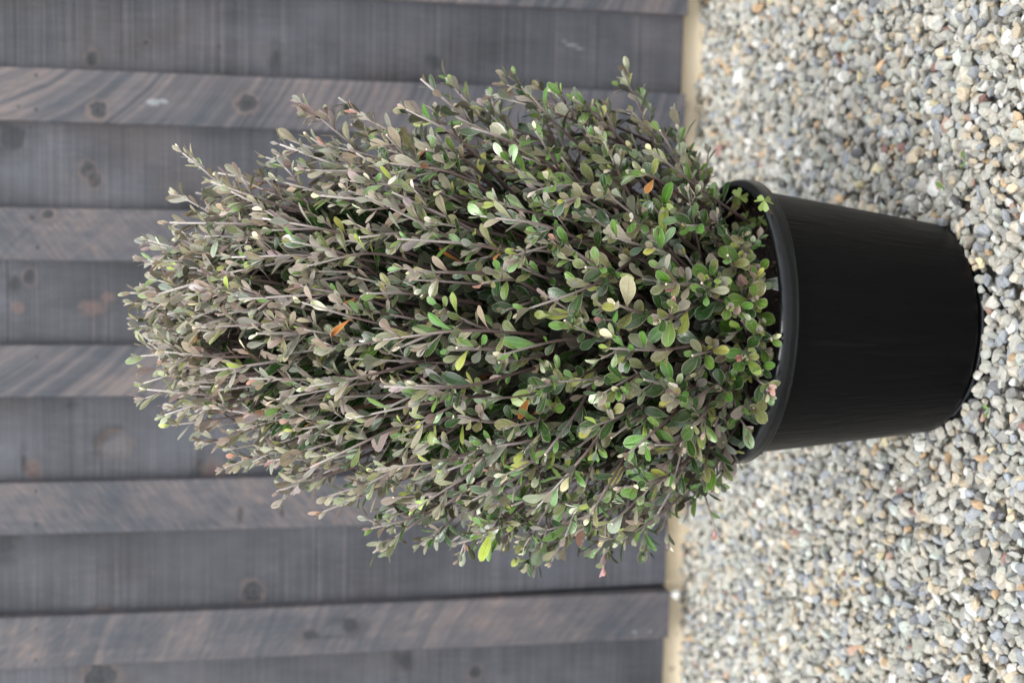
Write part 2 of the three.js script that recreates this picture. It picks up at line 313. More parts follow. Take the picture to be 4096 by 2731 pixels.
// the white stone that leans on a batten's foot, a few loose ones on top
{ const c = Math.cos(WALL_TURN), s = Math.sin(WALL_TURN), at = (lx, lz) => [lx * c + lz * s, WALL_Z - lx * s + lz * c];
  const [x, z] = at(-0.401, 0.034); addStone(x, 0.0205, z, 0.0118, srgb(206, 208, 208));
  for (let i = 0; i < 260; i++) { const x = (R() - 0.5) * 1.6, z = -0.65 + R() * 1.1; if (Math.hypot(x, z) < 0.125) continue; addStone(x, heap(x, z) - 0.001 + R() * 0.002, z, 0.005 + 0.0035 * R(), stoneColour(R)); } }

// ------------------------------------------------------------------ pot and soil
const POT_H = 0.2303, POT_LEAN = THREE.MathUtils.degToRad(-1.6);
const pot = group('plant_pot', 0.0, -0.004, 0);
pot.rotation.z = POT_LEAN;
tag(pot, 'tapered black plastic nursery pot standing in the gravel', 'plant pot');
{
  const lathe = (pts, seg = 128) => { const g = new THREE.LatheGeometry(pts.map(([x, y]) => new THREE.Vector2(x, y)), seg); return g; };
  const bt = makeTex(1024, 256, (u, v) => {
    const st = vn(u * 480, v * 34, 3) * 0.5 + vn(u * 512, v * 80 + u * 5, 4) * 0.3 + vn(u * 260, v * 3, 6) * 0.2, d = sstep(0.60, 0.9, fbm(u * 90, v * 5, 9, 3)) * sstep(0.45, 0.75, vn(u * 500, v * 22, 12)), scr = vn(u * 300, v * 160, 33) > 0.985 ? 1 : 0;
    const c = mix3([0.0016, 0.0018, 0.0022], [0.050, 0.042, 0.034], 0.03 * d + 0.05 * scr);
    return [...c, 0.5 + 0.5 * (st - 0.5), 0.40 + 0.22 * (st - 0.5) + 0.25 * d];
  });
  for (const k of ['map', 'bumpMap', 'roughnessMap']) bt[k].repeat.set(1, 1);
  const body = new THREE.MeshPhysicalMaterial({ specularIntensity: 0.28, map: bt.map, bumpMap: bt.bumpMap, bumpScale: 0.0009, roughnessMap: bt.roughnessMap, roughness: 1 });
  const ft = makeTex(512, 64, (u, v) => { const n = fbm(u * 80, v * 8, 21, 3), s = vn(u * 300, v * 30, 22) > 0.97 ? 1 : 0; return [...mix3([0.0032, 0.0038, 0.0048], [0.03, 0.04, 0.04], 0.10 * n + 0.25 * s), n, 0.20 + 0.10 * n]; });
  const rimM = new THREE.MeshPhysicalMaterial({ specularIntensity: 0.6, map: ft.map, roughnessMap: ft.roughnessMap, roughness: 1, bumpMap: ft.bumpMap, bumpScale: 0.0002 });
  mesh('pot_body', lathe([[0.098, 0.0155], [0.1, 0.0135], [0.1054, 0.0136], [0.1072, 0.0146], [0.1077, 0.0168], [0.1082, 0.021], [0.1180, 0.10], [0.1245, 0.15], [0.1312, 0.205], [0.1319, 0.2128], [0.1306, 0.2128], [0.1292, 0.205], [0.122, 0.15], [0.1155, 0.10], [0.104, 0.021], [0.098, 0.0155]]), body, pot);
  mesh('base_ring', lathe([[0.0, -0.008], [0.094, -0.009], [0.0985, -0.0085], [0.1010, -0.007], [0.1015, 0.0], [0.1020, 0.0138], [0.0, 0.0145]]), rimM, pot);
  mesh('rim', lathe([[0.1318, 0.2132], [0.1330, 0.2125], [0.1386, 0.2120], [0.1405, 0.2124], [0.1409, 0.2134], [0.1404, 0.2146], [0.1406, 0.216], [0.1414, 0.2190], [0.1411, 0.2225], [0.1402, 0.2256], [0.1388, 0.2281], [0.1370, 0.2297], [0.1353, 0.2302], [0.1341, 0.2294], [0.1334, 0.2275], [0.1328, 0.223], [0.1318, 0.2132]]), rimM, pot);
}
const SOIL_Y = 0.196;
{
  const p = [], idx = [], col = [], n = 40, m = 96;
  for (let i = 0; i <= n; i++) for (let k = 0; k < m; k++) { const r = 0.1285 * i / n, a = k / m * Math.PI * 2, x = r * Math.cos(a), z = r * Math.sin(a); p.push(x, SOIL_Y + 0.008 * (fbm(x * 60 + 9, z * 60 + 9, 4, 4) - 0.5) + 0.006 * (1 - r / 0.13), z); const q = 0.5 + vn(x * 300, z * 300, 7); col.push(0.030 * q, 0.021 * q, 0.016 * q); }
  for (let i = 0; i < n; i++) for (let k = 0; k < m; k++) { const a = i * m + k, b = i * m + (k + 1) % m; idx.push(a, b, a + m, b, b + m, a + m); }
  const parts = [geo(p, null, null, col, idx)];
  const r = rng(77), base = [stoneGeo(501, 1), stoneGeo(502, 1)].map((g) => { g.deleteAttribute('uv'); return g; });
  for (let i = 0; i < 1500; i++) {
    const a = r() * 6.283, q = 0.126 * Math.sqrt(r()), s = 0.0012 + 0.0028 * r() * r(), g = base[i % 2].clone();
    g.applyMatrix4(new THREE.Matrix4().compose(V(q * Math.cos(a), SOIL_Y + 0.001 + 0.003 * r(), q * Math.sin(a)), new THREE.Quaternion().setFromEuler(new THREE.Euler(r() * 6, r() * 6, r() * 6)), V(s * (1 + r()), s * 0.6, s)));
    const c = r() < 0.16 ? [0.20, 0.13, 0.10] : r() < 0.3 ? [0.10, 0.065, 0.045] : [0.035, 0.023, 0.017], k = 0.7 + 0.6 * r(), cc = new Float32Array(g.attributes.position.count * 3);
    for (let j = 0; j < cc.length; j++) cc[j] = c[j % 3] * k;
    g.setAttribute('color', new THREE.BufferAttribute(cc, 3)); parts.push(g);
  }
  const soil = mesh('potting_soil', mergeGeometries(parts.map((g) => g.index ? g.toNonIndexed() : g)), new THREE.MeshStandardMaterial({ vertexColors: true, roughness: 0.95 }), scene);
  soil.rotation.z = POT_LEAN; soil.position.y = -0.004;
  tag(soil, 'dark crumbly potting soil inside the black pot', 'soil', null, 'stuff');
}

// ------------------------------------------------------------------ shrub
// leaf atlas: 8 kinds in columns, upper face in the lower half, underside in the upper half
const KIND = { dark: 0, green: 1, flushed: 2, grey: 3, lime: 4, pink: 5, orange: 6, bud: 7 };
const UP = [[0.022, 0.054, 0.010], [0.086, 0.176, 0.028], [0.155, 0.168, 0.062], [0.240, 0.222, 0.165], [0.310, 0.370, 0.070], [0.42, 0.250, 0.205], [0.40, 0.165, 0.035], [0.50, 0.48, 0.34]];
const DN = [[0.060, 0.070, 0.042], [0.215, 0.230, 0.155], [0.330, 0.302, 0.245], [0.450, 0.408, 0.345], [0.460, 0.470, 0.300], [0.47, 0.305, 0.265], [0.34, 0.19, 0.10], [0.54, 0.51, 0.40]];
const FLUSH = [0.110, 0.055, 0.048];
const atlas = makeTex(1024, 1024, (U, W) => {
  const k = Math.min(7, Math.floor(U * 8)), under = W >= 0.5, v = ((U * 8 - k) - 0.5) / 0.46, t = ((W * 2) % 1 - 0.03) / 0.94, av = Math.abs(v);
  let c = (under ? DN : UP)[k].slice();
  const mott = fbm(U * 70, W * 30, 60 + k, 4), fine = vn(U * 420, W * 210, 9 + k);
  const mid = sstep(0.13 - 0.06 * t, 0.03, av), lat = t * 7.5 - av * 1.7, vein = sstep(0.13, 0.02, Math.abs(lat - Math.round(lat))) * sstep(0.98, 0.7, av);
  const flush = (k === 2 ? 0.85 : k === 1 ? 0.35 : k === 3 ? 0.3 : k === 4 ? 0.25 : 0) * clamp(sstep(0.55, 0.0, t + 0.25 * (mott - 0.5)) + 0.8 * mid * sstep(0.95, 0.3, t));
  c = mul3(c, 0.82 + 0.36 * mott + 0.12 * (fine - 0.5));
  if (!under) { c = mix3(c, FLUSH, flush * 0.8); c = mul3(c, 1 + 0.26 * vein * (k === 0 ? 1.5 : 0.6)); c = mix3(c, k <= 1 ? mul3(UP[k], 2.2) : mul3(c, 0.6), 0.6 * mid * (1 - flush)); }
  else { c = mul3(c, 1 - 0.28 * vein); c = mix3(c, k >= 4 ? mul3(c, 0.8) : [0.17, 0.125, 0.105], 0.7 * mid); c = mix3(c, [0.42, 0.40, 0.34], 0.25 * vn(U * 800, W * 500, 3)); }
  const marg = sstep(0.76, 0.94, av);
  c = mix3(c, under ? [0.40, 0.34, 0.28] : [0.36, 0.33, 0.26], marg * (k <= 1 ? 0.5 : 0.6));
  const hgt = 0.5 + (under ? 0.35 * mid + 0.25 * vein : -0.35 * mid - 0.2 * vein) + 0.15 * (fine - 0.5);
  const rough = under ? 0.78 : [0.19, 0.22, 0.26, 0.46, 0.36, 0.55, 0.6, 0.6][k] + 0.10 * (mott - 0.5);
  return [...c, hgt, rough];
}, 'cbr', THREE.ClampToEdgeWrapping);
const specTex = (() => {
  const d = new Uint8Array(64 * 64 * 4);
  for (let j = 0; j < 64; j++) for (let i = 0; i < 64; i++) { const k = Math.floor(i / 8), o = (j * 64 + i) * 4; d[o] = d[o + 1] = d[o + 2] = 255; d[o + 3] = 255 * (j >= 32 ? 0.15 : [1, 1, 0.9, 0.35, 0.8, 0.3, 0.3, 0.3][k]); }
  const t = new THREE.DataTexture(d, 64, 64); t.magFilter = THREE.NearestFilter; t.needsUpdate = true; return t;
})();
const leafMat = new THREE.MeshPhysicalMaterial({ ior: 1.72, specularIntensityMap: specTex, map: atlas.map, bumpMap: atlas.bumpMap, bumpScale: 0.00022, roughnessMap: atlas.roughnessMap, roughness: 1, vertexColors: true });
const woodTex = makeTex(64, 256, (u, v) => { const n = fbm(u * 10, v * 40, 8, 3), f = vn(u * 40, v * 120, 4); const l = 0.75 + 0.5 * n + 0.2 * (f - 0.5); return [l * 0.9, l * 0.9, l * 0.9, n, 0.8]; });
const stemMat = new THREE.MeshPhysicalMaterial({ specularIntensity: 0.4, map: woodTex.map, bumpMap: woodTex.bumpMap, bumpScale: 0.0003, roughness: 0.8, vertexColors: true });

const PROFILE = [[0.225, 0.115], [0.255, 0.140], [0.285, 0.180], [0.325, 0.208], [0.383, 0.226], [0.455, 0.224], [0.516, 0.212], [0.576, 0.198], [0.646, 0.176], [0.714, 0.142], [0.746, 0.114], [0.768, 0.094], [0.785, 0.070], [0.796, 0.034]];
function radius(y) { for (let i = 1; i < PROFILE.length; i++) if (y <= PROFILE[i][0]) { const [a, b] = [PROFILE[i - 1], PROFILE[i]]; return mix(a[1], b[1], clamp((y - a[0]) / (b[0] - a[0]))); } return 0.01; }
const axisX = (y) => 0.009 * sstep(0.45, 0.75, y);
const leaves = [], shoots = [];
const L = rng(4711);
const gauss = () => (L() + L() + L() - 1.5) / 1.5;
// one leaf: base point, direction, direction of its upper face, length, width, kind
function addLeaf(b, dir, up, len, wid, kind, bright = 1) {
  const n = up.clone().addScaledVector(dir, -up.dot(dir)); if (n.lengthSq() < 1e-6) n.set(0, 1, 0.01).addScaledVector(dir, -dir.y); n.normalize();
  leaves.push({ b: b.clone(), d: dir.clone().normalize(), n, len, wid, kind, bend: 0.25 + 0.6 * gauss() - (L() < 0.12 ? 0.9 : 0), fold: 0.14 + 0.34 * L(), twist: 0.35 * gauss(), pow: 1.45 + 0.75 * L(), tint: [bright * (0.86 + 0.28 * L()), bright * (0.88 + 0.24 * L()), bright * (0.84 + 0.3 * L())], seen: 0 });
}
function frame(T) { const a = Math.abs(T.y) < 0.9 ? V(0, 1, 0) : V(1, 0, 0); const X = V(0, 0, 0).crossVectors(a, T).normalize(); return [X, V(0, 0, 0).crossVectors(T, X)]; }
function pickKind(y, outer, tip) {
  const hgt = clamp((y - 0.24) / 0.54), young = sstep(0.25, 0.65, tip) * outer, grey = 0.02 + 0.84 * sstep(0.36, 0.84, hgt) * (0.22 + 0.78 * young) + 0.20 * young * tip;
  const q = L();
  if (tip > 0.75 && q < 0.008 * outer) return KIND.pink;
  if (q < 0.004 + 0.008 * (1 - outer * 0.6) * (1 - 0.8 * hgt)) return KIND.orange;
  if (L() < grey) return L() < 0.82 ? KIND.grey : KIND.flushed;
  const w = L();
  return w < 0.24 + 0.55 * (1 - young) ? KIND.dark : w < 0.70 ? KIND.green : w < 0.93 ? KIND.flushed : KIND.lime;
}
const OUT = V(0, 0.6, 0.5).normalize();
function leafAt(P, T, phase, size, kind, spread, bright = 1) {
  const [X, Y] = frame(T), a = phase, rad = X.clone().multiplyScalar(Math.cos(a)).addScaledVector(Y, Math.sin(a));
  const al = spread * (0.8 + 0.4 * L());
  const d = T.clone().multiplyScalar(Math.cos(al)).addScaledVector(rad, Math.sin(al)); d.x += 0.16 * gauss(); d.y += 0.16 * gauss() + 0.06; d.z += 0.16 * gauss(); d.normalize();
  const up = T.clone().multiplyScalar(Math.sin(al)).addScaledVector(rad, -Math.cos(al)); const low = 1 - clamp((P.y - 0.30) / 0.48), o = V(P.x, 0, P.z).normalize(); up.addScaledVector(o, 0.9 * low); up.x += 0.3 * gauss(); up.y += 0.2 + 0.35 * low + 0.3 * gauss(); up.z += 0.3 * gauss();
  const ratio = (0.34 + 0.15 * L()) * mix(1.08, 0.86, clamp((P.y - 0.3) / 0.4));
  addLeaf(P, d, up, size, size * ratio, kind, bright);
}
const CORE = V(0.0, 0.17, 0.0);
function stemColour(age, silver, out) {      // age 0 at the tip, 1 at the base
  const c0 = mix3([0.24, 0.185, 0.172], [0.74, 0.685, 0.65], silver), c1 = [0.175, 0.128, 0.118], c2 = [0.030, 0.016, 0.014];
  return age < 0.45 ? mix3(c0, c1, age / 0.45) : mix3(c1, c2, (age - 0.45) / 0.55);
}
function tube(curve, r0, r1, seg, sides, colour, out) {
  const base = out.p.length / 3, pts = curve.getPoints(seg);
  let X = null;
  for (let i = 0; i <= seg; i++) {
    const t = i / seg, P = pts[i], T = curve.getTangent(t);
    if (!X) X = frame(T)[0]; else X.addScaledVector(T, -X.dot(T)).normalize();
    const Y = V(0, 0, 0).crossVectors(T, X), r = mix(r0, r1, t) * (1 + 0.16 * (h2(i, base, 7) - 0.5)), c = colour(t);
    for (let k = 0; k < sides; k++) { const a = k / sides * Math.PI * 2, nx = X.x * Math.cos(a) + Y.x * Math.sin(a), ny = X.y * Math.cos(a) + Y.y * Math.sin(a), nz = X.z * Math.cos(a) + Y.z * Math.sin(a); out.p.push(P.x + r * nx, P.y + r * ny, P.z + r * nz); out.n.push(nx, ny, nz); out.u.push(k / sides, t * seg * 0.2); out.c.push(...c); }
  }
  for (let i = 0; i < seg; i++) for (let k = 0; k < sides; k++) { const a = base + i * sides + k, b = base + i * sides + (k + 1) % sides; out.i.push(a, b, a + sides, b, b + sides, a + sides); }
  const e = out.p.length / 3, T = curve.getTangent(1), P = pts[seg], cap = out.cap ?? colour(1);
  for (let k = 0; k < sides; k++) { const q = base + seg * sides + k; out.p.push(out.p[q * 3], out.p[q * 3 + 1], out.p[q * 3 + 2]); out.n.push(T.x, T.y, T.z); out.u.push(0.5, 0.5); out.c.push(...cap); }
  for (let k = 1; k < sides - 1; k++) out.i.push(e, e + k, e + k + 1);
}
const newOut = () => ({ p: [], n: [], u: [], c: [], i: [] });
// tips spread evenly over the crown, nearer the camera's side more densely
const tips = [];
function addShoot(P, opt = {}) {
  const y = P.y, hgt = clamp((y - 0.24) / 0.54);
  let D = opt.dir ?? P.clone().sub(V(axisX(y) * 0.6, CORE.y, 0)).normalize();
  if (!opt.dir) {
    const el = THREE.MathUtils.degToRad(mix(12, 84, Math.pow(hgt, 0.62))), h = V(P.x - axisX(y), 0, P.z), q = h.length() / radius(y); h.normalize();
    D = h.multiplyScalar(Math.cos(el) * (0.35 + 0.65 * q)).setY(Math.sin(el)); const wild = mix(0.60, 0.32, sstep(0.35, 0.9, hgt)); D.x += wild * gauss(); D.y += 0.8 * wild * gauss(); D.z += wild * gauss(); D.normalize();
  }
  const len = opt.len ?? (0.070 + 0.075 * L()) * (0.8 + 0.55 * hgt), S = P.clone().addScaledVector(D, -len);
  const toC = V(axisX(S.y) - S.x, 0, -S.z).multiplyScalar(0.10 * (0.4 + L())); S.add(toC); S.y -= 0.012 * L();
  const M = P.clone().addScaledVector(D, -len * 0.5); M.x += 0.015 * gauss(); M.y += 0.010 * gauss(); M.z += 0.015 * gauss();
  const curve = new THREE.CatmullRomCurve3([S, M, P]);
  const out = newOut(), silver = clamp(0.15 + 0.95 * hgt * (0.35 + 0.65 * L()) + 0.25 * L()), cut = L() < 0.3; if (cut) out.cap = [0.62, 0.52, 0.40];
  const r1 = cut ? 0.00105 : 0.00085, r0 = 0.0014 + 0.0005 * L();
  tube(curve, r0, r1, 9, 6, (t) => stemColour(1 - t, silver), out);
  const outerP = opt.outer ?? 1;
  let s = len * (0.10 + 0.1 * L()), ph = L() * 6.28;
  while (s < len * 0.985) {
    const t = s / len, Q = curve.getPoint(t), T = curve.getTangent(t), age = 1 - t;
    const sz = (0.0140 + 0.0100 * L() + (L() < 0.14 ? 0.008 : 0)) * mix(0.72, 1, sstep(0, 0.25, age)) * (1.0 + 0.25 * (1 - hgt) * L());
    if (L() > (t < 0.40 ? 0.60 : 0.14)) leafAt(Q, T, ph, sz, pickKind(Q.y, outerP, t), mix(1.15, 0.62, t));
    if (t > 0.25 && t < 0.92 && L() < 0.30) {                        // a short side twig with a tuft of leaves
      const [X, Y] = frame(T), a = ph + 0.4 * gauss(), rad = X.clone().multiplyScalar(Math.cos(a)).addScaledVector(Y, Math.sin(a));
      const d = T.clone().multiplyScalar(0.62).addScaledVector(rad, 0.45 + 0.45 * L()); d.y += 0.12; d.normalize();
      const tl = 0.008 + 0.022 * L() * (1 - 0.5 * t), E = Q.clone().addScaledVector(d, tl); E.y += tl * 0.12;
      const mid = Q.clone().lerp(E, 0.5); mid.y -= tl * 0.05; const c2 = new THREE.CatmullRomCurve3([Q, mid, E]);
      tube(c2, 0.00085, 0.0006, 4, 5, (q) => stemColour(0.75 * (1 - q), silver * 0.7), out);
      let ss = tl * 0.25, p2 = L() * 6.28;
      while (ss < tl) { const q = ss / tl; leafAt(c2.getPoint(q), c2.getTangent(q), p2, 0.0115 + 0.0095 * L(), pickKind(Q.y, outerP * sstep(0.1, 0.6, t), 0.4 + 0.6 * q), mix(1.1, 0.6, q)); p2 += 2.4; ss += 0.0052 + 0.003 * L(); }
      const nT = 2 + Math.floor(L() * 2); for (let k = 0; k < nT; k++) leafAt(E, c2.getTangent(1), p2 + k * 2.3, 0.009 + 0.007 * L(), L() < 0.10 ? KIND.bud : pickKind(Q.y, outerP, 1), 0.45);
    }
    ph += 2.4; s += mix(0.0125, 0.0070, t) * (0.75 + 0.5 * L());
  }
  const Tt = curve.getTangent(1);
  if (!cut) {
    const n = 2 + Math.floor(L() * 3), pink = L() < 0.10; for (let k = 0; k < n; k++) leafAt(P, Tt, ph + k * 2.4, (0.006 + 0.006 * L()) * (pink ? 1.25 : 1), pink ? KIND.pink : L() < 0.28 ? KIND.bud : L() < 0.85 ? KIND.grey : KIND.lime, 0.38, 1.05);
  } else if (L() < 0.6) leafAt(P.clone().addScaledVector(Tt, -0.004), Tt, ph, 0.011, L() < 0.3 ? KIND.bud : pickKind(y, 1, 1), 0.5);
  shoots.push({ out, P, len, S, seen: 0 });
  tips.push(P);
}
const N_SHOOTS = 440;
for (let i = 0; i < N_SHOOTS; i++) {
  let best = null, bd = -1;
  for (let k = 0; k < 12; k++) {
    const y = mix(0.250, 0.795, Math.pow(L(), 1.05)); if (L() > 0.36 + 0.64 * radius(y) / 0.225) { k--; continue; }
    const front = L() < 0.76, az = front ? (L() - 0.5) * Math.PI * 1.12 : L() * Math.PI * 2, rho = 1.0 - 0.36 * L() * L(), bump = 1 + 0.06 * (vn(az * 1.9 + 4, y * 13, 5) - 0.5) + 0.018 * gauss();
    const r = radius(y) * rho * bump, P = V(axisX(y) + r * Math.sin(az), y, 0.93 * r * Math.cos(az));
    let d = 9; for (const q of tips) d = Math.min(d, q.distanceToSquared(P)); d *= 0.8 + 0.4 * L();
    if (d > bd) { bd = d; best = P; }
  }
  addShoot(best, { outer: clamp(Math.hypot(best.x - axisX(best.y), best.z / 0.93) / radius(best.y) * 1.6 - 0.6) });
}
for (let i = 0; i < 170; i++) {               // shorter shoots between them close the top of the crown
  const y = 0.60 + 0.175 * Math.sqrt(L()), r = radius(Math.min(0.79, y + 0.022)) * 0.92 * Math.sqrt(L()), az = L() * 6.283;
  addShoot(V(axisX(y) + r * Math.sin(az), y, 0.93 * r * Math.cos(az)), { outer: 0.8, len: 0.06 + 0.05 * L() });
}
// single shoots that stand out of the outline in the photograph
for (const [x, y, z, dx, dy, dz, len] of [
  [0.030, 0.800, 0.01, 0.02, 1, 0.06, 0.13], [0.000, 0.790, 0.03, -0.1, 1, 0.1, 0.12], [-0.04, 0.786, 0.0, -0.1, 1, 0, 0.1], [0.075, 0.784, 0.02, 0.2, 1, 0.1, 0.12],
  [0.118, 0.755, 0.02, 0.5, 1, 0.1, 0.13], [0.155, 0.752, 0.03, 0.45, 1, 0.1, 0.13], [-0.08, 0.768, 0.02, -0.3, 1, 0, 0.1], [-0.128, 0.715, 0.03, -0.4, 1, 0.1, 0.11],
  [0.205, 0.645, 0.02, 0.6, 1, 0.1, 0.16], [0.215, 0.610, 0.0, 0.62, 1, 0.1, 0.16], [0.232, 0.535, 0.02, 1, 0.9, 0.1, 0.16], [0.238, 0.508, 0.0, 0.9, 0.9, 0, 0.15],
  [0.240, 0.44, 0.0, 1, 0.5, 0, 0.11], [0.240, 0.335, 0.02, 1, 0.45, 0.1, 0.12], [-0.210, 0.58, 0.02, -0.7, 1, 0, 0.13], [-0.216, 0.50, 0.03, -1, 0.5, 0, 0.11], [-0.232, 0.42, 0.0, -1, 0.3, 0, 0.11],
  [-0.228, 0.36, 0.03, -1, 0.1, 0.1, 0.11], [-0.225, 0.308, 0.0, -1, -0.05, 0, 0.12], [-0.195, 0.248, 0.03, -1, -0.25, 0.2, 0.12], [0.190, 0.285, 0.03, 1, 0.2, 0.2, 0.11], [0.165, 0.262, 0.05, 1, 0.1, 0.3, 0.09], [-0.185, 0.272, 0.02, -1, 0.0, 0.2, 0.10], [-0.205, 0.298, 0.04, -1, 0.15, 0.3, 0.10], [-0.172, 0.258, -0.02, -1, -0.1, 0, 0.10], [-0.218, 0.33, 0.0, -1, 0.2, 0.1, 0.11], [-0.150, 0.262, 0.07, -1, 0, 0.7, 0.09], [0.212, 0.278, 0.0, 1, 0.3, 0, 0.10], [0.198, 0.305, -0.03, 1, 0.3, 0, 0.10],
  [-0.005, 0.246, 0.135, 0.05, 0.1, 1, 0.07], [0.050, 0.246, 0.135, 0.2, 0.12, 1, 0.08], [-0.055, 0.238, 0.140, -0.2, 0.05, 1, 0.07], [-0.095, 0.242, 0.10, -0.6, -0.1, 0.8, 0.09], [-0.130, 0.236, 0.065, -1, -0.25, 0.5, 0.11], [0.082, 0.255, 0.122, 0.5, 0.2, 1, 0.08], [0.025, 0.256, 0.150, 0.1, 0.25, 1, 0.08], [0.005, 0.240, 0.128, 0, 0.1, 1, 0.06], [0.04, 0.236, 0.118, 0.3, 0.0, 1, 0.06], [-0.04, 0.236, 0.122, -0.3, 0.0, 1, 0.06], [-0.075, 0.238, 0.105, -0.6, 0.0, 0.8, 0.06], [0.075, 0.238, 0.10, 0.6, 0.0, 0.8, 0.06], [-0.02, 0.230, 0.115, -0.1, -0.1, 1, 0.05], [-0.028, 0.262, 0.148, 0, 0.3, 1, 0.08], [0.062, 0.262, 0.135, 0.3, 0.3, 1, 0.08],
]) addShoot(V(x, y, z), { dir: V(dx, dy, dz).normalize(), len, outer: 1 });
// dark older leaves filling the inside
for (let i = 0; i < 5200; i++) {
  const y = 0.225 + 0.45 * Math.pow(L(), 1.1), r = radius(y) * (0.05 + 0.50 * Math.sqrt(L())), front = L() < 0.72, az = front ? (L() - 0.5) * Math.PI * 1.15 : L() * 6.283;
  const P = V(axisX(y) + r * Math.sin(az), y, 0.93 * r * Math.cos(az)), d = P.clone().sub(V(0, y - 0.12, 0)).normalize(); d.x += 0.8 * gauss(); d.y += 0.7 * gauss(); d.z += 0.8 * gauss(); d.normalize();
  const sz = 0.017 + 0.014 * L(); addLeaf(P, d, V(0.5 * gauss(), 0.9 + 0.3 * gauss(), 0.35 + 0.5 * gauss()), sz, sz * (0.38 + 0.14 * L()), L() < 0.90 ? KIND.dark : L() < 0.8 ? KIND.green : L() < 0.9 ? KIND.flushed : KIND.orange);
}
// shape of a leaf: two curved faces that meet at the margin
function leafGeo(l, nu, nv, out) {
  const { b, d, n, len, wid, kind } = l, s = V(0, 0, 0).crossVectors(n, d).normalize();
  for (let side = 0; side < 2; side++) {
    const base = out.p.length / 3;
    let ang = -l.bend * 0.5, px = 0, pz = 0; const sg = side ? -1 : 1;
    for (let i = 0; i <= nu; i++) {
      const t = i / nu; if (i) { ang += l.bend / nu; px += Math.cos(ang) * len / nu; pz -= Math.sin(ang) * len / nu; }
      const w = wid * 0.5 * Math.max(i === 0 ? 0.10 : i === nu ? 0.30 : 0, Math.pow(Math.sin(Math.PI * Math.pow(clamp(t * 0.975 + 0.012), l.pow)), t > 0.66 ? 0.55 : 0.78));
      const tw = l.twist * (t - 0.3), ct = Math.cos(tw), st = Math.sin(tw);
      for (let j = 0; j <= nv; j++) {
        const v = j / nv * 2 - 1, lat = w * v, z0 = l.fold * Math.abs(lat) * (1 - 0.35 * Math.abs(v)) + sg * 0.00022 * (1 - v * v) * (0.4 + 0.6 * Math.sin(Math.PI * clamp(t, 0.05, 0.95)));
        const y = lat * ct - z0 * st, z = lat * st + z0 * ct + pz + 0;
        const x = px - Math.sin(ang) * 0;
        out.p.push(b.x + d.x * x + s.x * y + n.x * z, b.y + d.y * x + s.y * y + n.y * z, b.z + d.z * x + s.z * y + n.z * z);
        out.u.push((kind + 0.5 + 0.46 * v * 0.97) / 8, (side + 0.03 + 0.94 * clamp(t, 0.01, 0.99)) / 2);
        out.c.push(...l.tint);
      }
    }
    const m = nv + 1;
    for (let i = 0; i < nu; i++) for (let j = 0; j < nv; j++) { const a = base + i * m + j; side ? out.i.push(a, a + 1, a + m, a + 1, a + m + 1, a + m) : out.i.push(a, a + m, a + 1, a + 1, a + m, a + m + 1); }
  }
}
// which leaves show: a coarse depth picture
const ZW = 1024, ZH = 682, zb = new Float32Array(ZW * ZH).fill(1e9), ib = new Int32Array(ZW * ZH).fill(-1);
{
  const A = [0, 0, 0], B = [0, 0, 0], C = [0, 0, 0];
  leaves.forEach((l, id) => {
    const o = newOut(); leafGeo(l, 4, 2, o);
    const ni = o.i.length / 2;
    for (let q = 0; q < ni; q += 3) {
      const [a, b, c] = [o.i[q] * 3, o.i[q + 1] * 3, o.i[q + 2] * 3];
      project(o.p[a], o.p[a + 1], o.p[a + 2], A); project(o.p[b], o.p[b + 1], o.p[b + 2], B); project(o.p[c], o.p[c + 1], o.p[c + 2], C);
      const x0 = Math.max(0, Math.ceil(Math.min(A[0], B[0], C[0]))), x1 = Math.min(ZW - 1, Math.floor(Math.max(A[0], B[0], C[0]))), y0 = Math.max(0, Math.ceil(Math.min(A[1], B[1], C[1]))), y1 = Math.min(ZH - 1, Math.floor(Math.max(A[1], B[1], C[1])));
      const den = (B[1] - C[1]) * (A[0] - C[0]) + (C[0] - B[0]) * (A[1] - C[1]); if (Math.abs(den) < 1e-9) continue;
      for (let y = y0; y <= y1; y++) for (let x = x0; x <= x1; x++) {
        const u = ((B[1] - C[1]) * (x - C[0]) + (C[0] - B[0]) * (y - C[1])) / den, v = ((C[1] - A[1]) * (x - C[0]) + (A[0] - C[0]) * (y - C[1])) / den;
        if (u < 0 || v < 0 || u + v > 1) continue;
        const z = u * A[2] + v * B[2] + (1 - u - v) * C[2], k = y * ZW + x; if (z < zb[k]) { zb[k] = z; ib[k] = id; }
      }
    }
  });
  for (const id of ib) if (id >= 0) leaves[id].seen++;
  const o = [0, 0, 0];
  for (const s of shoots) { const P = s.out.p; for (let i = 0; i < P.length; i += 9) { project(P[i], P[i + 1], P[i + 2], o); const x = Math.round(o[0]), y = Math.round(o[1]); if (x >= 0 && y >= 0 && x < ZW && y < ZH && o[2] < zb[y * ZW + x] + 0.002) s.seen++; } }
}
const shrub = group('potted_shrub', 0, 0, 0);
tag(shrub, 'dense dome-shaped shrub with small grey-green leaves growing in the black pot', 'shrub');
const toGeo = (o) => geo(o.p, o.n.length ? o.n : null, o.u, o.c, o.i);
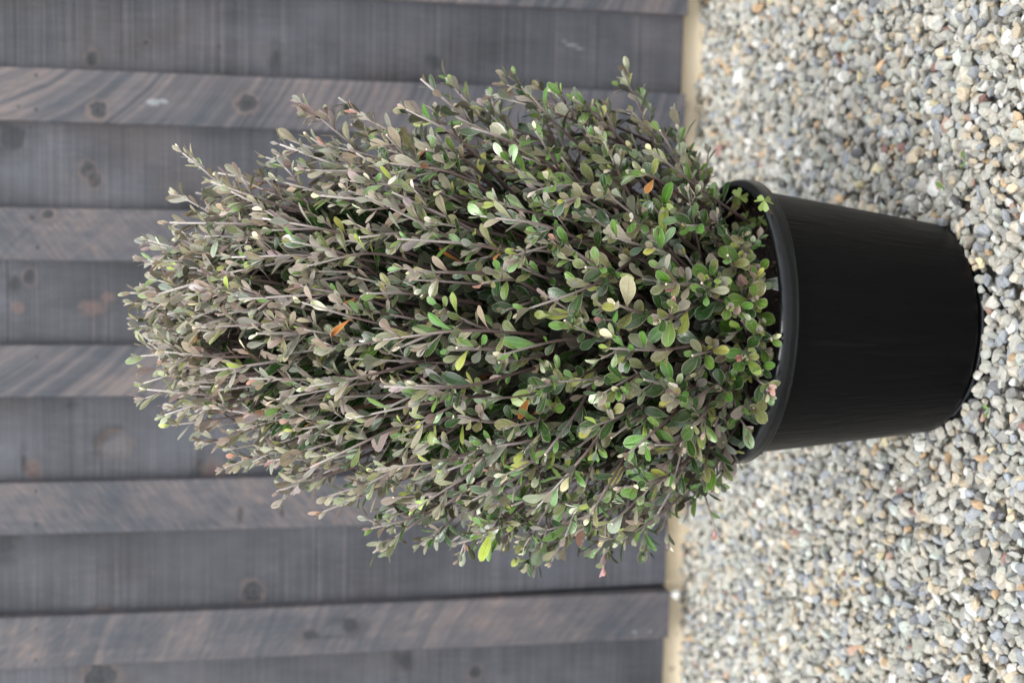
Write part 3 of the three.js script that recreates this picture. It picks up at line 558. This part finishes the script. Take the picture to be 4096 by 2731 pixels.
{
  const order = leaves.map((l, i) => i).sort((a, b) => leaves[b].seen - leaves[a].seen);
  const shown = order.slice(0, 300), rest = order.slice(300);
  for (const i of shown) { const o = newOut(); leafGeo(leaves[i], 8, 4, o); mesh('leaf', toGeo(o), leafMat, shrub); }
  const o = newOut(); for (const i of rest) leaves[i].seen > 0 ? leafGeo(leaves[i], 6, 4, o) : leafGeo(leaves[i], 4, 2, o);
  tag(mesh('foliage', toGeo(o), leafMat, shrub), null, null, null, 'stuff');
  shoots.sort((a, b) => b.seen - a.seen);
  for (const s of shoots.slice(0, 260)) mesh('branch', toGeo(s.out), stemMat, shrub);
  const w = newOut(); const push = (q) => { const b = w.p.length / 3; for (const k of ['p', 'n', 'u', 'c']) for (const x of q[k]) w[k].push(x); for (const x of q.i) w.i.push(x + b); };
  for (const s of shoots.slice(260)) push(s.out);
  tag(mesh('twigs', toGeo(w), stemMat, shrub), null, null, null, 'stuff');
  // the woody stems that rise from the soil
  const r = rng(31);
  for (let i = 0; i < 26; i++) {
    const a = i * 2.4, q = 0.012 + 0.016 * r(), y = 0.36 + 0.26 * r(), e = radius(y) * (0.35 + 0.4 * r()), t = newOut();
    const c = new THREE.CatmullRomCurve3([V(q * Math.cos(a), SOIL_Y - 0.01, q * Math.sin(a)), V(0.4 * e * Math.cos(a + 0.2), mix(SOIL_Y, y, 0.45), 0.4 * e * Math.sin(a + 0.2)), V(e * Math.cos(a), y, 0.9 * e * Math.sin(a))]);
    tube(c, 0.0042 + 0.002 * r(), 0.0016, 14, 7, (k) => mix3([0.032, 0.020, 0.017], [0.075, 0.036, 0.030], k), t);
    mesh('stem', toGeo(t), stemMat, shrub);
  }
  console.log('leaves', leaves.length, 'visible', leaves.filter((l) => l.seen > 0).length, 'of 300th', leaves[order[299]].seen, 'shoots', shoots.length, 'tri', o.i.length / 3);
}

// ------------------------------------------------------------------ gravel stones
{
  const near = [], o = [0, 0, 0];
  for (const s of stones) { project(s.x, s.y, s.z, o); s.size = 0; if (o[0] > 4 && o[0] < 1020 && o[1] > 4 && o[1] < 678 && s.y > -0.005) { const k = Math.round(o[1]) * ZW + Math.round(o[0]); if (zb[k] > o[2] && Math.hypot(s.x, s.z) > 0.118 && !(s.z < 0 && Math.abs(s.x) < 0.13)) s.size = s.s * (s.sc.x + s.sc.z) / o[2]; } }
  stones.sort((a, b) => b.size - a.size);
  const vars = []; for (let i = 0; i < 12; i++) vars.push(stoneGeo(600 + i, 3));
  const mats = new Map();
  stones.slice(0, 300).forEach((s, i) => {
    const key = s.col.map((c) => Math.round(c * 14)).join(); if (!mats.has(key)) { const m = stoneMat.clone(); m.color.setRGB(...s.col); mats.set(key, m); }
    const q = mesh('stone', vars[i % 12], mats.get(key), ground); q.position.set(s.x, s.y, s.z); q.quaternion.copy(s.q); q.scale.set(s.s * s.sc.x, s.s * s.sc.y, s.s * s.sc.z);
  });
  const rest = stones.slice(300), im = new THREE.InstancedMesh(vars[3], stoneMat, rest.length), M = new THREE.Matrix4(), M2 = new THREE.Matrix4(), q2 = new THREE.Quaternion(), col = new THREE.Color();
  rest.forEach((s, i) => {
    // turning before the uneven scaling gives every copy an outline of its own
    M.compose(V(s.x, s.y, s.z), s.q, V(s.s * s.sc.x, s.s * s.sc.y, s.s * s.sc.z)); q2.setFromEuler(new THREE.Euler(R() * 6.28, R() * 6.28, R() * 6.28)); M2.makeRotationFromQuaternion(q2); M.multiply(M2);
    im.setMatrixAt(i, M); im.setColorAt(i, col.setRGB(...s.col));
  });
  im.name = 'gravel_stones'; im.castShadow = im.receiveShadow = true; ground.add(im); tag(im, null, null, null, 'stuff');
  console.log('stones', stones.length);
}

// ------------------------------------------------------------------ small weeds
{
  const cl = new THREE.MeshPhysicalMaterial({ color: new THREE.Color(0.17, 0.235, 0.055), roughness: 0.6, transmission: 0.0, side: THREE.DoubleSide });
  const clStem = new THREE.MeshStandardMaterial({ color: new THREE.Color(0.22, 0.13, 0.07), roughness: 0.7 });
  function heart(size) {                    // a heart-shaped leaflet folded along its midrib, base at the origin, tip notch along +y
    const p = [], idx = [], n = 10, rows = 8, th = 0.00018;
    for (let side = 0; side < 2; side++) for (let i = 0; i <= rows; i++) for (let j = 0; j <= n; j++) {
      const v = j / n * 2 - 1, t = i / rows, av = Math.abs(v), wid = 0.58 * Math.pow(t, 0.75), top = 0.80 + 0.22 * Math.sin(Math.PI * clamp(av, 0, 1)) - 0.10 * av;
      const x = v * wid * (1 - 0.12 * t * t), y = t * top; p.push(x * size, y * size, (0.35 * Math.abs(x) - 0.12 * y * y) * size + (side ? -th : th) * (1 - av));
    }
    const m = n + 1, h = m * (rows + 1);
    for (let s = 0; s < 2; s++) for (let i = 0; i < rows; i++) for (let j = 0; j < n; j++) { const a = s * h + i * m + j; s ? idx.push(a, a + m, a + 1, a + 1, a + m, a + m + 1) : idx.push(a, a + 1, a + m, a + 1, a + m + 1, a + m); }
    return geo(p, null, null, null, idx);
  }
  function clover(label, foot, head, size, tilt, turn) {
    const g = group('clover', ...foot); tag(g, label, 'clover');
    const e = V(...head).sub(V(...foot)), c = new THREE.CatmullRomCurve3([V(0, 0, 0), e.clone().multiplyScalar(0.5).add(V(0.004, 0.004, 0.002)), e]);
    mesh('stem', new THREE.TubeGeometry(c, 12, 0.0006, 6), clStem, g);
    const lg = heart(size);
    for (let k = 0; k < 3; k++) { const l = mesh('leaflet', lg, cl, g); l.position.copy(e); l.quaternion.setFromEuler(new THREE.Euler(...tilt)); l.rotateZ(turn + k * 2.094); l.rotateX(-0.5); }
  }
  clover('pale green clover standing inside the rim of the pot, clear of the shrub', [0.103, 0.197, 0.004], [0.1225, 0.238, 0.070], 0.0098, [-0.4, -0.3, 0.1], 2.9);
  clover('pale green clover leaning out over the rim of the black pot', [0.095, 0.197, 0.07], [0.1115, 0.246, 0.150], 0.0100, [-0.2, 0.5, 0.2], 3.3);
  clover('pale green clover half hidden behind shrub leaves low in the pot', [0.100, 0.197, 0.02], [0.102, 0.222, 0.045], 0.0110, [-0.9, -0.2, 0], 2.9);
  clover('smallest clover sprouting from the soil near the pot rim', [0.105, 0.197, 0.03], [0.1025, 0.208, 0.050], 0.0075, [-0.9, 0.1, 0.2], 0.6);
  const wg = new THREE.MeshStandardMaterial({ color: new THREE.Color(0.09, 0.17, 0.035), roughness: 0.6, side: THREE.DoubleSide });
  function seedling(label, x, z, n, size) {
    const g = group('seedling', x, 0.004, z); tag(g, label, 'weed');
    for (let k = 0; k < n; k++) { const o = newOut(); leafGeo({ b: V(0, 0, 0), d: V(Math.cos(k * 2.6 + x * 40), 0.7, Math.sin(k * 2.6 + x * 40)).normalize(), n: V(0, 1, 0.2).normalize(), len: size, wid: size * 0.5, kind: 1, bend: 0.3, fold: 0.2, twist: 0, pow: 1.3, tint: [1, 1, 1] }, 6, 4, o); o.c.length = 0; const q = geo(o.p, null, o.u, null, o.i); mesh('leaf', q, wg, g); }
  }
  seedling('tiny green seedling in open gravel, the one farther out from the pot wall', 0.1640, 0.0735, 2, 0.010);
  seedling('small green weed leaf between stones on the clover side of the pot', 0.1400, 0.0332, 2, 0.011);
  seedling('tiny green seedling among stones just in front of the pot foot', -0.0790, 0.1161, 2, 0.008);
}
renderer.render(scene, camera);
